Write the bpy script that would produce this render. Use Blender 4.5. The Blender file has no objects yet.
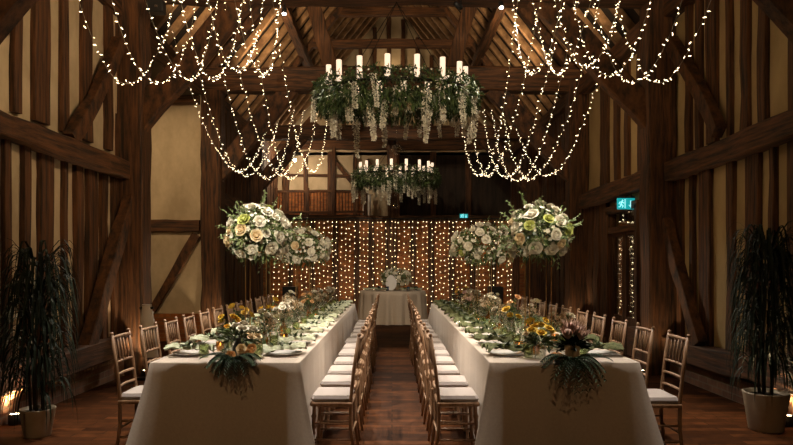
import bpy, math, random
from mathutils import Vector, Matrix, Euler
R = random.Random(7)
sc = bpy.context.scene
COL = sc.collection
PI = math.pi
V = Vector

# ------------------------------------------------------------------ mesh builder
class MB:
    def __init__(s): s.v = []; s.f = []; s.m = []; s.cur = 0
    def add(s, vs, fs):
        b = len(s.v); s.v.extend([tuple(x) for x in vs])
        for f in fs: s.f.append(tuple(b + i for i in f)); s.m.append(s.cur)
    def box(s, c, d, rot=None, ch=0.0):
        x, y, z = d[0]/2, d[1]/2, d[2]/2
        if ch <= 0:
            vs = [V((i*x, j*y, k*z)) for k in (-1, 1) for j in (-1, 1) for i in (-1, 1)]
            fs = [(0,2,3,1),(4,5,7,6),(0,1,5,4),(2,6,7,3),(0,4,6,2),(1,3,7,5)]
        else:
            ch = min(ch, x*.9, y*.9, z*.9); vs = []
            def ring(zz, e):
                a, b = x-e, y-e
                c2 = ch
                return [V((a-c2,-b,zz)),V((a,-b+c2,zz)),V((a,b-c2,zz)),V((a-c2,b,zz)),V((-a+c2,b,zz)),V((-a,b-c2,zz)),V((-a,-b+c2,zz)),V((-a+c2,-b,zz))]
            e = ch*.6
            rs = [ring(-z, e*.99), ring(-z+ch, 0), ring(z-ch, 0), ring(z, e*.99)]
            for r in rs: vs += r
            fs = [tuple(range(7,-1,-1)), tuple(range(24,32))]
            for q in range(3):
                for i in range(8):
                    j = (i+1) % 8; fs.append((q*8+i, q*8+j, q*8+8+j, q*8+8+i))
        if rot is not None: vs = [rot @ w for w in vs]
        c = V(c); s.add([w+c for w in vs], fs)
    def tube(s, pts, r, n=6, caps=True):
        pts = [V(p) for p in pts]; m = len(pts)
        rr = r if isinstance(r, (list, tuple)) else [r]*m
        vs = []; fs = []; prev = None
        for i, p in enumerate(pts):
            t = (pts[min(i+1, m-1)] - pts[max(i-1, 0)])
            t = t.normalized() if t.length > 1e-9 else V((0,0,1))
            if prev is None:
                a = V((0,0,1)) if abs(t.z) < .9 else V((1,0,0))
            else: a = prev
            u = a - t*a.dot(t)
            if u.length < 1e-6: u = t.orthogonal()
            u.normalize(); w = t.cross(u); prev = u
            for k in range(n):
                an = 2*PI*k/n; vs.append(p + (u*math.cos(an) + w*math.sin(an))*rr[i])
        for i in range(m-1):
            for k in range(n):
                j = (k+1) % n; fs.append((i*n+k, i*n+j, i*n+n+j, i*n+n+k))
        if caps: fs.append(tuple(range(n-1,-1,-1))); fs.append(tuple(range((m-1)*n, m*n)))
        s.add(vs, fs)
    def lathe(s, prof, n=16, c=(0,0,0), close=False):
        c = V(c); vs = []; fs = []; m = len(prof)
        for (r, z) in prof:
            for k in range(n):
                a = 2*PI*k/n; vs.append(c + V((r*math.cos(a), r*math.sin(a), z)))
        for i in range(m-1):
            for k in range(n):
                j = (k+1) % n; fs.append((i*n+k, i*n+j, i*n+n+j, i*n+n+k))
        if prof[0][0] > 1e-5: fs.append(tuple(range(n-1,-1,-1)))
        if prof[-1][0] > 1e-5 and not close: fs.append(tuple(range((m-1)*n, m*n)))
        s.add(vs, fs)
    def ball(s, c, r, n=8, m=6, sq=(1,1,1)):
        c = V(c); vs = []; fs = []
        for i in range(m+1):
            t = PI*i/m
            for k in range(n):
                a = 2*PI*k/n
                vs.append(c + V((r*sq[0]*math.sin(t)*math.cos(a), r*sq[1]*math.sin(t)*math.sin(a), -r*sq[2]*math.cos(t))))
        for i in range(m):
            for k in range(n):
                j = (k+1) % n; fs.append((i*n+k, i*n+j, i*n+n+j, i*n+n+k))
        s.add(vs, fs)
    def leaf(s, p, d, L, W, nrm=None, fold=.25, droop=0.0):
        p = V(p); d = V(d).normalized(); nrm = V(nrm) if nrm is not None else V((R.uniform(-1,1), R.uniform(-1,1), R.uniform(-1,1)))
        side = d.cross(nrm)
        if side.length < 1e-4: side = d.orthogonal()
        side.normalize(); up = side.cross(d)
        m = p + d*L*.45; tip = p + d*L + V((0,0,-droop*L))
        s.add([p, m - side*W/2 + up*fold*W, m - up*fold*W*.3, m + side*W/2 + up*fold*W, tip], [(0,3,4,2),(0,2,4,1)])
    def strap(s, pts, W, side=None, fold=.15):
        pts = [V(p) for p in pts]; m = len(pts); vs = []; fs = []
        for i, p in enumerate(pts):
            t = (pts[min(i+1,m-1)] - pts[max(i-1,0)]).normalized()
            sd = t.cross(V((0,0,1))) if side is None else V(side)
            if sd.length < 1e-3: sd = V((1,0,0))
            sd.normalize(); u = sd.cross(t)
            q = i/(m-1); w = W*(math.sin(PI*(.12+.88*q))**.7 if q < 1 else 0.03)/2
            vs += [p - sd*w + u*w*fold*2, p, p + sd*w + u*w*fold*2]
        for i in range(m-1):
            a = i*3; fs += [(a, a+1, a+4, a+3), (a+1, a+2, a+5, a+4)]
        s.add(vs, fs)
    def timber(s, p0, p1, w, d, hint=(0,1,0), j=.012, seg=None, bow=0.0, rnd=None):
        rnd = rnd or R
        p0 = V(p0); p1 = V(p1); t = (p1-p0); L = t.length; t.normalize()
        h = V(hint); u = h - t*h.dot(t)
        if u.length < 1e-4: u = t.orthogonal()
        u.normalize(); w2 = t.cross(u)
        seg = seg or max(3, int(L/.35)); vs = []; fs = []
        c = .12
        sec = [(1-c,-1),(1,-1+c),(1,1-c),(1-c,1),(-1+c,1),(-1,1-c),(-1,-1+c),(-1+c,-1)]
        ox = oy = 0
        for i in range(seg+1):
            q = i/seg; p = p0.lerp(p1, q) + w2*bow*math.sin(PI*q)
            if 0 < i < seg: ox = ox*.5 + rnd.uniform(-j, j); oy = oy*.5 + rnd.uniform(-j, j)
            else: ox = oy = 0
            sx = 1 + rnd.uniform(-j, j)*2.5/max(w,.05)*.5; sy = 1 + rnd.uniform(-j, j)*2.5/max(d,.05)*.5
            for (a, b) in sec:
                vs.append(p + w2*(a*w/2*sx + ox + rnd.uniform(-j,j)*.25) + u*(b*d/2*sy + oy*.5 + rnd.uniform(-j,j)*.25))
        for i in range(seg):
            for k in range(8):
                l = (k+1) % 8; fs.append((i*8+k, i*8+l, i*8+8+l, i*8+8+k))
        fs.append(tuple(range(7,-1,-1))); fs.append(tuple(range(seg*8, seg*8+8)))
        s.add(vs, fs)
    def mesh(s, name, mats, smooth=False):
        me = bpy.data.meshes.new(name); me.from_pydata(s.v, [], s.f)
        mats = mats if isinstance(mats, (list, tuple)) else [mats]
        for m in mats: me.materials.append(m)
        if len(mats) > 1: me.polygons.foreach_set('material_index', s.m)
        if smooth: me.polygons.foreach_set('use_smooth', [True]*len(me.polygons))
        me.update(); return me
    def build(s, name, mats, parent=None, smooth=False, loc=None, rot=None):
        return put(name, s.mesh(name, mats, smooth), parent, loc, rot)

def put(name, me, parent=None, loc=None, rot=None):
    o = bpy.data.objects.new(name, me); COL.objects.link(o)
    if parent is not None: o.parent = parent
    if loc is not None: o.location = loc
    if rot is not None: o.rotation_euler = rot
    return o
def tag(o, label=None, cat=None, group=None, kind=None):
    if label: o['label'] = label
    if cat: o['category'] = cat
    if group: o['group'] = group
    if kind: o['kind'] = kind
    return o
def empty(name, loc=(0,0,0), rz=0, label=None, cat=None, group=None):
    o = bpy.data.objects.new(name, None); COL.objects.link(o); o.location = loc; o.rotation_euler = (0,0,rz)
    o.empty_display_size = .1
    return tag(o, label, cat, group)
KIDS = {}
def copy_tree(o, loc=None, rz=None, label=None, par=None, group=None):
    c = o.copy(); COL.objects.link(c)
    if par is not None: c.parent = par
    if loc is not None: c.location = loc
    if rz is not None: c.rotation_euler = (0,0,rz)
    if label: c['label'] = label
    if group: c['group'] = group
    if o.name not in KIDS: KIDS[o.name] = list(o.children)
    for ch in KIDS[o.name]: copy_tree(ch, par=c)
    return c
ONES = ['','first','second','third','fourth','fifth','sixth','seventh','eighth','ninth','tenth','eleventh','twelfth','thirteenth','fourteenth','fifteenth','sixteenth','seventeenth','eighteenth','nineteenth']
def nth(n):
    if n < 20: return ONES[n]
    t = {2:'twent',3:'thirt',4:'fort',5:'fift'}[n//10]
    return t+'ieth' if n % 10 == 0 else t+'y-'+ONES[n % 10]

# ------------------------------------------------------------------ materials
def mat(name, col, rough=.6, metal=0, var=.0, scale=(8,8,8), bump=0, bscale=40, col2=None, emit=None, es=0, trans=0, sub=0, spec=.5, detail=4, sheen=0, lo=.35, hi=.65):
    m = bpy.data.materials.new(name); m.use_nodes = True
    nt = m.node_tree; b = nt.nodes['Principled BSDF']
    c = (*col, 1)
    b.inputs['Base Color'].default_value = c
    b.inputs['Roughness'].default_value = rough; b.inputs['Metallic'].default_value = metal
    b.inputs['Specular IOR Level'].default_value = spec
    b.inputs['Transmission Weight'].default_value = trans
    if sheen: b.inputs['Sheen Weight'].default_value = sheen
    tc = nt.nodes.new('ShaderNodeTexCoord')
    if var or col2:
        mp = nt.nodes.new('ShaderNodeMapping'); mp.inputs['Scale'].default_value = scale
        nz = nt.nodes.new('ShaderNodeTexNoise'); nz.inputs['Scale'].default_value = 1; nz.inputs['Detail'].default_value = detail; nz.inputs['Roughness'].default_value = .65
        cr = nt.nodes.new('ShaderNodeValToRGB')
        c2 = col2 or tuple(max(0, x*(1-var)) for x in col)
        cr.color_ramp.elements[0].position = lo; cr.color_ramp.elements[1].position = hi
        cr.color_ramp.elements[0].color = (*c2, 1); cr.color_ramp.elements[1].color = c
        nt.links.new(tc.outputs['Object'], mp.inputs[0]); nt.links.new(mp.outputs[0], nz.inputs[0])
        nt.links.new(nz.outputs[0], cr.inputs[0]); nt.links.new(cr.outputs[0], b.inputs['Base Color'])
        if bump:
            bp = nt.nodes.new('ShaderNodeBump'); bp.inputs['Strength'].default_value = bump; bp.inputs['Distance'].default_value = .02
            nt.links.new(nz.outputs[0], bp.inputs['Height']); nt.links.new(bp.outputs[0], b.inputs['Normal'])
    elif bump:
        nz = nt.nodes.new('ShaderNodeTexNoise'); nz.inputs['Scale'].default_value = bscale
        bp = nt.nodes.new('ShaderNodeBump'); bp.inputs['Strength'].default_value = bump; bp.inputs['Distance'].default_value = .01
        nt.links.new(tc.outputs['Object'], nz.inputs[0]); nt.links.new(nz.outputs[0], bp.inputs['Height']); nt.links.new(bp.outputs[0], b.inputs['Normal'])
    if emit:
        b.inputs['Emission Color'].default_value = (*emit, 1); b.inputs['Emission Strength'].default_value = es
    return m
def brickmat(name, c1, c2, mortar, scale, rough=.8, rot=(0,0,0), bw=.5, rh=.25, ms=.02, off=.5, bump=.6):
    m = bpy.data.materials.new(name); m.use_nodes = True; nt = m.node_tree; b = nt.nodes['Principled BSDF']
    tc = nt.nodes.new('ShaderNodeTexCoord'); mp = nt.nodes.new('ShaderNodeMapping'); mp.inputs['Scale'].default_value = scale; mp.inputs['Rotation'].default_value = rot
    br = nt.nodes.new('ShaderNodeTexBrick'); br.inputs['Scale'].default_value = 1
    br.inputs['Color1'].default_value = (*c1,1); br.inputs['Color2'].default_value = (*c2,1); br.inputs['Mortar'].default_value = (*mortar,1)
    br.inputs['Mortar Size'].default_value = ms; br.inputs['Brick Width'].default_value = bw; br.inputs['Row Height'].default_value = rh; br.offset = off
    nz = nt.nodes.new('ShaderNodeTexNoise'); nz.inputs['Scale'].default_value = 9; nz.inputs['Detail'].default_value = 5
    mx = nt.nodes.new('ShaderNodeMix'); mx.data_type = 'RGBA'; mx.blend_type = 'MULTIPLY'; mx.inputs[0].default_value = .7
    cr = nt.nodes.new('ShaderNodeValToRGB'); cr.color_ramp.elements[0].color = (.35,.35,.35,1); cr.color_ramp.elements[0].position = .3; cr.color_ramp.elements[1].position = .65
    nt.links.new(tc.outputs['Object'], mp.inputs[0]); nt.links.new(mp.outputs[0], br.inputs['Vector']); nt.links.new(tc.outputs['Object'], nz.inputs[0])
    nt.links.new(nz.outputs[0], cr.inputs[0]); nt.links.new(br.outputs['Color'], mx.inputs[6]); nt.links.new(cr.outputs[0], mx.inputs[7])
    nt.links.new(mx.outputs[2], b.inputs['Base Color'])
    b.inputs['Roughness'].default_value = rough
    if bump:
        bp = nt.nodes.new('ShaderNodeBump'); bp.inputs['Strength'].default_value = bump; bp.inputs['Distance'].default_value = .015; bp.invert = True
        nt.links.new(br.outputs['Fac'], bp.inputs['Height']); nt.links.new(bp.outputs[0], b.inputs['Normal'])
    return m
WL = (.145,.056,.016); WK = (.018,.008,.003)
M = {}
M['wood_z'] = mat('oak_upright', WL, .75, col2=WK, scale=(26,26,1.6), bump=.7)
M['wood_x'] = mat('oak_cross', WL, .75, col2=WK, scale=(1.6,26,26), bump=.7)
M['wood_y'] = mat('oak_rail', WL, .75, col2=WK, scale=(26,1.6,26), bump=.7)
M['wood_b'] = mat('oak_brace', WL, .75, col2=WK, scale=(9,9,5), bump=.7)
M['wood_pale'] = mat('oak_rafter', (.34,.20,.095), .75, col2=(.12,.06,.025), scale=(4,24,4), bump=.5)
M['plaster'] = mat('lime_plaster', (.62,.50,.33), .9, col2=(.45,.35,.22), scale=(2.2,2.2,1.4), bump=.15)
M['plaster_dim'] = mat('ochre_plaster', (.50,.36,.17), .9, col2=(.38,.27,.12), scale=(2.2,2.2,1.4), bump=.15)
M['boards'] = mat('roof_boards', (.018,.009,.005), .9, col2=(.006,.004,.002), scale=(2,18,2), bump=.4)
M['darkboards'] = mat('dark_weatherboards', (.045,.024,.012), .8, col2=(.015,.009,.005), scale=(12,12,1.4), bump=.4)
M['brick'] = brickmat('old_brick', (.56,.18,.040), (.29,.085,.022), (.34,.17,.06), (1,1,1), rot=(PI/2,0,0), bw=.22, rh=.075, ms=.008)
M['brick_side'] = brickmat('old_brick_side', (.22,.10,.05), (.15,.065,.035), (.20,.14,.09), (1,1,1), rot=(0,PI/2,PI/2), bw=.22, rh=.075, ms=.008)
M['floor'] = brickmat('parquet', (.105,.036,.011), (.035,.012,.004), (.02,.009,.004), (1,1,1), rough=.66, bw=.62, rh=.105, ms=.004, off=.37, bump=.15)
M['floor'].node_tree.nodes['Principled BSDF'].inputs['Specular IOR Level'].default_value = .04
M['cloth'] = mat('linen_cloth', (.66,.57,.47), .9, col2=(.60,.51,.42), scale=(60,60,60), bump=.06, sheen=.2)
M['cloth_round'] = mat('linen_round', (.60,.50,.39), .9, col2=(.54,.44,.34), scale=(60,60,60), bump=.06)
M['chair'] = mat('limewashed_beech', (.36,.215,.12), .45, col2=(.20,.11,.055), scale=(30,30,6), bump=.1)
M['cushion'] = mat('ivory_cushion', (.40,.35,.32), .9, bump=.1, bscale=60)
M['black'] = mat('black_metal', (.012,.012,.013), .5)
M['grille'] = mat('speaker_grille', (.02,.02,.02), .7, bump=.5, bscale=200)
M['gold'] = mat('brass', (.55,.33,.12), .35, metal=1)
M['steel'] = mat('steel_cutlery', (.6,.58,.55), .25, metal=1)
M['glass'] = mat('clear_glass', (.95,.97,.95), .03, trans=1)
M['glass_green'] = mat('green_glass', (.45,.62,.25), .05, trans=1)
M['glass_amber'] = mat('amber_glass', (.85,.42,.08), .08, trans=.9)
M['glass_blue'] = mat('smoke_blue_glass', (.25,.36,.55), .05, trans=.85)
def thinglass(name, tint, gl=.3):
    m = bpy.data.materials.new(name); m.use_nodes = True; nt = m.node_tree; nt.nodes.remove(nt.nodes['Principled BSDF'])
    t = nt.nodes.new('ShaderNodeBsdfTransparent'); t.inputs[0].default_value = (*tint,1)
    g = nt.nodes.new('ShaderNodeBsdfGlossy'); g.inputs['Roughness'].default_value = .04
    fr = nt.nodes.new('ShaderNodeLayerWeight'); fr.inputs[0].default_value = .28
    ad = nt.nodes.new('ShaderNodeMath'); ad.operation = 'MULTIPLY_ADD'; ad.inputs[1].default_value = .6; ad.inputs[2].default_value = .05
    mx = nt.nodes.new('ShaderNodeMixShader')
    nt.links.new(fr.outputs['Facing'], ad.inputs[0]); nt.links.new(ad.outputs[0], mx.inputs[0]); nt.links.new(t.outputs[0], mx.inputs[1]); nt.links.new(g.outputs[0], mx.inputs[2])
    nt.links.new(mx.outputs[0], nt.nodes['Material Output'].inputs[0]); return m
for k_, t_ in (('glass',(.93,.95,.92)),('glass_green',(.86,.91,.74)),('glass_amber',(.92,.70,.42)),('glass_blue',(.45,.58,.78))): M[k_] = thinglass(M[k_].name+'_thin', t_)
M['china'] = mat('white_china', (.78,.76,.72), .2)
M['napkin'] = mat('sage_napkin', (.52,.54,.40), .9, col2=(.34,.37,.22), scale=(40,40,40))
M['napkin_shaded'] = mat('sage_napkin_shaded', (.15,.16,.06), .9, col2=(.05,.06,.02), scale=(40,40,40))  # same sage napkin, with the right table's shade put into its colour
M['leaf'] = mat('green_leaf', (.085,.125,.03), .5, col2=(.03,.055,.014), scale=(9,9,9))
M['leaf_pale'] = mat('eucalyptus_leaf', (.27,.33,.14), .55, col2=(.12,.17,.055), scale=(9,9,9))
M['leaf_dark'] = mat('palm_leaf', (.009,.018,.006), .65, col2=(.004,.008,.003), scale=(9,9,9), spec=.25)
M['fern'] = mat('fern_leaf', (.026,.050,.018), .7, col2=(.012,.026,.009), scale=(9,9,9), spec=.25)
M['white_petal'] = mat('white_petal', (.86,.82,.70), .6, col2=(.78,.72,.56), scale=(20,20,20))
M['cream_petal'] = mat('cream_petal', (.80,.66,.42), .6, col2=(.72,.55,.30), scale=(20,20,20))
M['blush_petal'] = mat('blush_petal', (.62,.44,.36), .6, col2=(.5,.33,.26), scale=(20,20,20))
M['yellow_petal'] = mat('yellow_petal', (.84,.60,.06), .6, col2=(.72,.44,.04), scale=(20,20,20))
M['peach_petal'] = mat('peach_petal', (.75,.46,.22), .6, col2=(.62,.34,.13), scale=(20,20,20))
M['lime_petal'] = mat('lime_petal', (.48,.50,.14), .6, col2=(.36,.40,.08), scale=(20,20,20))
M['wisteria'] = mat('wisteria_petal', (.90,.87,.77), .6, col2=(.80,.76,.62), scale=(20,20,20))
M['gyp'] = mat('dried_gypsophila', (.52,.39,.24), .7, col2=(.36,.25,.13), scale=(20,20,20))
M['stem'] = mat('stem', (.08,.11,.03), .6)
M['bark'] = mat('cane_stem', (.05,.035,.02), .8)
M['pot'] = mat('cream_pot', (.42,.35,.25), .55, col2=(.36,.29,.2), scale=(5,5,5))
M['clay'] = mat('pale_clay', (.55,.42,.27), .7, col2=(.45,.33,.2), scale=(14,14,14))
M['soil'] = mat('soil', (.02,.013,.008), .95)
M['pumpkin'] = mat('orange_rind', (.62,.27,.06), .5, col2=(.5,.2,.04), scale=(12,12,12))
M['darkvase'] = mat('dark_ceramic', (.03,.035,.03), .3)
M['wire'] = mat('clear_wire', (.30,.27,.2), .5)
M['bulb'] = mat('fairy_bulb', (1,.85,.6), .4, emit=(1,.78,.48), es=7)
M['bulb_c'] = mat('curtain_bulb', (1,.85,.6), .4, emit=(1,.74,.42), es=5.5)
M['candle'] = mat('lit_candle_tube', (.9,.8,.7), .5, emit=(1,.74,.52), es=.95)
M['candle_end'] = mat('candle_wax', (.8,.72,.6), .5)
M['flame'] = mat('flame', (1,.6,.2), .5, emit=(1,.66,.28), es=7)
M['lens'] = mat('lamp_lens', (1,.9,.8), .3, emit=(1,.9,.78), es=14)
M['lens_warm'] = mat('uplight_lens', (1,.8,.5), .3, emit=(1,.75,.42), es=25)
M['exit'] = mat('exit_panel', (.02,.3,.28), .4, emit=(.01,.45,.48), es=.7)
M['exit_w'] = mat('exit_pictogram', (.7,1,1), .4, emit=(.35,.95,1), es=1.0)
M['white'] = mat('white_fabric', (.86,.81,.73), .9, bump=.05)
M['card'] = mat('white_card', (.78,.76,.72), .6)
M['iron'] = mat('wrought_iron', (.02,.016,.012), .5, metal=.6)

# ------------------------------------------------------------------ camera
F = 650.0; CX, CY, H = 392.0, 264.5, 1.45
cd = bpy.data.cameras.new('camera'); cam = bpy.data.objects.new('camera', cd); COL.objects.link(cam)
cam.location = (0,0,H); cam.rotation_euler = (PI/2,0,0)
cd.sensor_width = 36; cd.lens = F/793*36
cd.shift_x = (396.5-CX)/793; cd.shift_y = (CY-222.5)/793
cd.clip_start = .05; cd.clip_end = 100
sc.camera = cam
def yL(x, X): return F*X/(x-CX)      # depth at which something at sideways offset X is seen at column x

# ------------------------------------------------------------------ setting
WLX, WRX = -3.62, 3.75
Y0, YG = -1.2, 20.6
TR = [4.9, 8.66, 12.5, 16.3]
b = MB(); b.box((0,(Y0+YG)/2,-.05),(11.4,YG-Y0+.4,.1)); fl = tag(b.build('floor', M['floor']), kind='structure')

def wall(name, m, boxes):
    b = MB()
    for c, d in boxes: b.box(c, d)
    return tag(b.build(name, m), kind='structure')
wl = wall('wall_left', M['plaster'], [((WLX-.06,(Y0+8.6)/2,2.5),(.12,8.6-Y0,5.0)), ((WLX-.06,(12.55+YG)/2,2.5),(.12,YG-12.55,5.0)),
                                     ((-5.36,10.5,2.9),(.12,4.2,5.8)), ((-4.5,8.55,2.9),(1.8,.1,5.8))])
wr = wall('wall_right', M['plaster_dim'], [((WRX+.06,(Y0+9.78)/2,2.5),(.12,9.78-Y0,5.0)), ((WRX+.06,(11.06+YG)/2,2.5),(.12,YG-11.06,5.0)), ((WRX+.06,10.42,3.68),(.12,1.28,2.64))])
wp = wall('wall_porch', M['plaster'], [((-4.5,12.46,2.9),(1.76,.12,5.8))])
wb = wall('wall_back', M['plaster'], [((-2.0,YG,2.5),(4.0,.12,5.0))])
b = MB(); b.cur = 0
b.add([(-3.9,YG-.06,4.9),(0,YG-.06,9.75),(3.9,YG-.06,4.9),(-3.9,YG+.06,4.9),(0,YG+.06,9.75),(3.9,YG+.06,4.9)],[(0,2,1),(3,4,5),(0,3,5,2),(0,1,4,3),(1,2,5,4)])
tag(b.build('gable', M['plaster'], wb), kind='structure')
b = MB(); b.box((2.0,YG,2.5),(4.0,.12,5.0)); b.build('weatherboard_panel', M['darkboards'], wb)
wf = wall('wall_front', M['darkboards'], [((0,Y0,4.9),(11.4,.12,9.8))])
# partition behind the light curtain
PY = 17.35
wpt = wall('wall_partition', M['brick'], [((0,PY+.08,1.32),(7.3,.12,2.64))])
for x in (-3.3,-2.7,-2.12,-1.5,-.95,-.55,-.1,.55,1.05,1.6,2.15,2.7,3.3):
    b = MB(); w = R.uniform(.10,.19); b.timber((x,PY,0),(x,PY,2.64),w,.12,(0,1,0)); b.build('stud', M['wood_z'], wpt)
b = MB(); b.timber((0,PY-.06,0),(0,PY-.06,4.9),.25,.16,(0,1,0)); b.build('post', M['wood_z'], wpt)
b = MB(); b.timber((-3.6,PY,2.68),(3.7,PY,2.68),.14,.18,(0,1,0)); b.build('rail', M['wood_x'], wpt)
# ceiling
cl = bpy.data.objects.new('ceiling', None); COL.objects.link(cl); cl['kind'] = 'structure'
AP = 9.75; EZ = 4.95; EX = 3.85
for s in (-1,1):
    b = MB(); t = .08
    b.add([(s*EX,Y0,EZ),(0,Y0,AP),(0,YG,AP),(s*EX,YG,EZ),(s*EX,Y0,EZ+t),(0,Y0,AP+t),(0,YG,AP+t),(s*EX,YG,EZ+t)],
          [(0,1,2,3),(4,7,6,5),(0,4,5,1),(3,2,6,7),(0,3,7,4),(1,5,6,2)])
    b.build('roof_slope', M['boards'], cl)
    y = 3.2
    while y < YG-.2:
        b = MB(); b.timber((s*(EX-.1),y,EZ-.02),(s*.03,y,AP-.12),.10,.13,(s*.78,0,.62),j=.008,seg=9); b.build('rafter', M['wood_pale'], cl)
        y += .56
    for (pz, ww) in ((6.75,.2),):
        px = s*(EX*(AP-pz)/(AP-EZ)-.2)
        b = MB(); b.timber((px,Y0,pz-.05),(px,YG,pz-.05),ww,ww,(0,0,1)); b.build('purlin', M['wood_y'], cl)
    b = MB(); b.timber((s*3.66,Y0,4.82),(s*3.66,YG,4.82),.24,.26,(0,0,1)); b.build('wall_plate', M['wood_y'], cl)
b = MB(); b.add([(-3.7,8.4,5.1),(-5.5,8.4,5.7),(-5.5,12.6,5.7),(-3.7,12.6,5.1),(-3.7,8.4,5.2),(-5.5,8.4,5.8),(-5.5,12.6,5.8),(-3.7,12.6,5.2)],[(0,1,2,3),(4,7,6,5),(0,4,5,1),(3,2,6,7),(0,3,7,4),(1,5,6,2)])
b.build('porch_roof', M['boards'], cl)
for k in range(9):
    b = MB(); yy = 8.7+k*.44; b.timber((-3.7,yy,5.08),(-5.4,yy,5.62),.09,.09,(0,0,1),j=.006); b.build('rafter', M['wood_pale'], cl)

# studs on the walls, from where each is seen
def stud(par, side, x0, x1, z0, z1, X=None, dep=.05, lean=0):
    Xw = WLX if side < 0 else WRX
    Xi = Xw - side*dep
    xn, xf = (x0, x1) if side < 0 else (x1, x0)      # near edge lies at the wall, far edge on the stud's inner face
    ya, yb = yL(xn, Xw), yL(xf, Xi)
    if yb - ya < .05: yb = ya + .05
    b = MB(); yc = (ya+yb)/2
    b.timber((Xw-side*dep/2, yc, z0), (Xw-side*dep/2, yc+lean, z1), dep+.01, yb-ya, (0,1,0), j=.010)
    return b.build('stud', M['wood_z'], par)
RL = 2.66   # underside of the left rail
for a, c in ((9,22),(30,50),(58,69),(79,93),(103,113)): stud(wl,-1,a,c,2.9,4.75)
for a, c in ((-16,-4),(0,12),(19,31),(36,54),(60,68),(72,83),(84,97),(98.5,108),(110,117)): stud(wl,-1,a,c,.5,2.72)
for y in (3.0,3.5,4.0,4.45,5.35,5.75):
    b = MB(); b.timber((WLX+.035,y,.5),(WLX+.035,y,4.75),.08,.2,(0,1,0)); b.build('stud', M['wood_z'], wl)
b = MB(); b.timber((WLX+.10,2.5,2.73),(WLX+.10,8.55,2.68),.2,.22,(0,0,1),j=.02,seg=16); b.build('rail', M['wood_y'], wl)
for (a, c) in ((780,793),(758,770),(740,752),(726,734.5),(706,719.5),(695,704),(685,693.5)): stud(wr,1,a+(8 if a==780 else 0),c+(10 if a==780 else 0),2.86,4.75)
for (a, c) in ((787,799),(769,779),(745,763),(726,737),(699,714),(690,697),(677,685)): stud(wr,1,a,c,.38,2.7)
for y in (3.0,3.5,4.0,4.45,5.2,5.6):
    b = MB(); b.timber((WRX-.035,y,.4),(WRX-.035,y,4.75),.08,.2,(0,1,0)); b.build('stud', M['wood_z'], wr)
b = MB(); b.timber((WRX-.11,2.5,2.73),(WRX-.11,8.9,2.68),.2,.24,(0,0,1),j=.02,seg=16); b.build('rail', M['wood_y'], wr)
b = MB(); b.timber((WRX-.11,8.7,2.70),(WRX-.11,16.3,2.56),.2,.26,(0,0,1),j=.02,seg=16); b.build('rail', M['wood_y'], wr)
for (a, c) in ((600,610),(614,621),(624,631),(637,646),(653.5,664)): stud(wr,1,a,c,2.85,4.75)
for y in (9.1,9.45): 
    b = MB(); b.timber((WRX-.035,y,.38),(WRX-.035,y,2.7),.08,.3,(0,1,0)); b.build('stud', M['wood_z'], wr)
for y in (11.35,11.72,12.1): 
    b = MB(); b.timber((WRX-.035,y,.38),(WRX-.035,y,2.7),.08,.31,(0,1,0)); b.build('stud', M['wood_z'], wr)
for side, par, Xw in ((-1,wl,WLX),(1,wr,WRX)):
    y = 12.95
    while y < 20.2:
        if abs(y-16.3) > .25 and abs(y-PY) > .2:
            b = MB(); b.timber((Xw-side*.035,y,.38),(Xw-side*.035,y,4.75),.08,.30,(0,1,0)); b.build('stud', M['wood_z'], par)
        y += .37
b = MB(); b.timber((WLX+.1,12.6,2.8),(WLX+.1,20.4,2.75),.2,.25,(0,0,1)); b.build('rail', M['wood_y'], wl)
# braces lying on the walls
def wbrace(par, X, a, c, w, d, bow=0, hint=(1,0,0)):
    b = MB(); b.timber((X,a[0],a[1]),(X,c[0],c[1]),w,d,hint,bow=bow,j=.014); b.build('brace', M['wood_b'], par)
def wpt2(x, y, X):
    Y = yL(x, X); return (Y, H+(CY-y)*Y/F)
Xb = WLX+.13
wbrace(wl, Xb, wpt2(119,42,Xb), wpt2(70,140,Xb), .17, .12, -.07)
wbrace(wl, Xb+.03, wpt2(133,188,Xb+.03), wpt2(86,352,Xb+.03), .2, .14, 0)
Xb = WRX-.13
wbrace(wr, Xb, wpt2(671,42,Xb), wpt2(719,132,Xb), .17, .12, .05)
wbrace(wr, Xb-.02, wpt2(666,222,Xb-.02), wpt2(700,345,Xb-.02), .17, .13, 0)
# plinths and sills
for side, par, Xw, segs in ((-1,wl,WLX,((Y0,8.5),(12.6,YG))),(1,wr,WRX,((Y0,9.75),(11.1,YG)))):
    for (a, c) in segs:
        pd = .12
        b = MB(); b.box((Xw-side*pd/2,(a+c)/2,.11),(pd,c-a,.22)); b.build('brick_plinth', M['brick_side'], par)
        b = MB(); b.timber((Xw-side*(pd-.07),a,.24),(Xw-side*(pd-.07),c,.24),.05,.2,(1,0,0),j=.012,seg=max(8,int((c-a)/.4))); b.build('plinth_ledge', M['wood_pale'] if side<0 else M['wood_y'], par)
        b = MB(); b.timber((Xw-side*.10,a,.40),(Xw-side*.10,c,.40),.25,.24,(1,0,0),j=.02,seg=max(8,int((c-a)/.4))); b.build('sill_beam', M['wood_y'], par)
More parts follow.
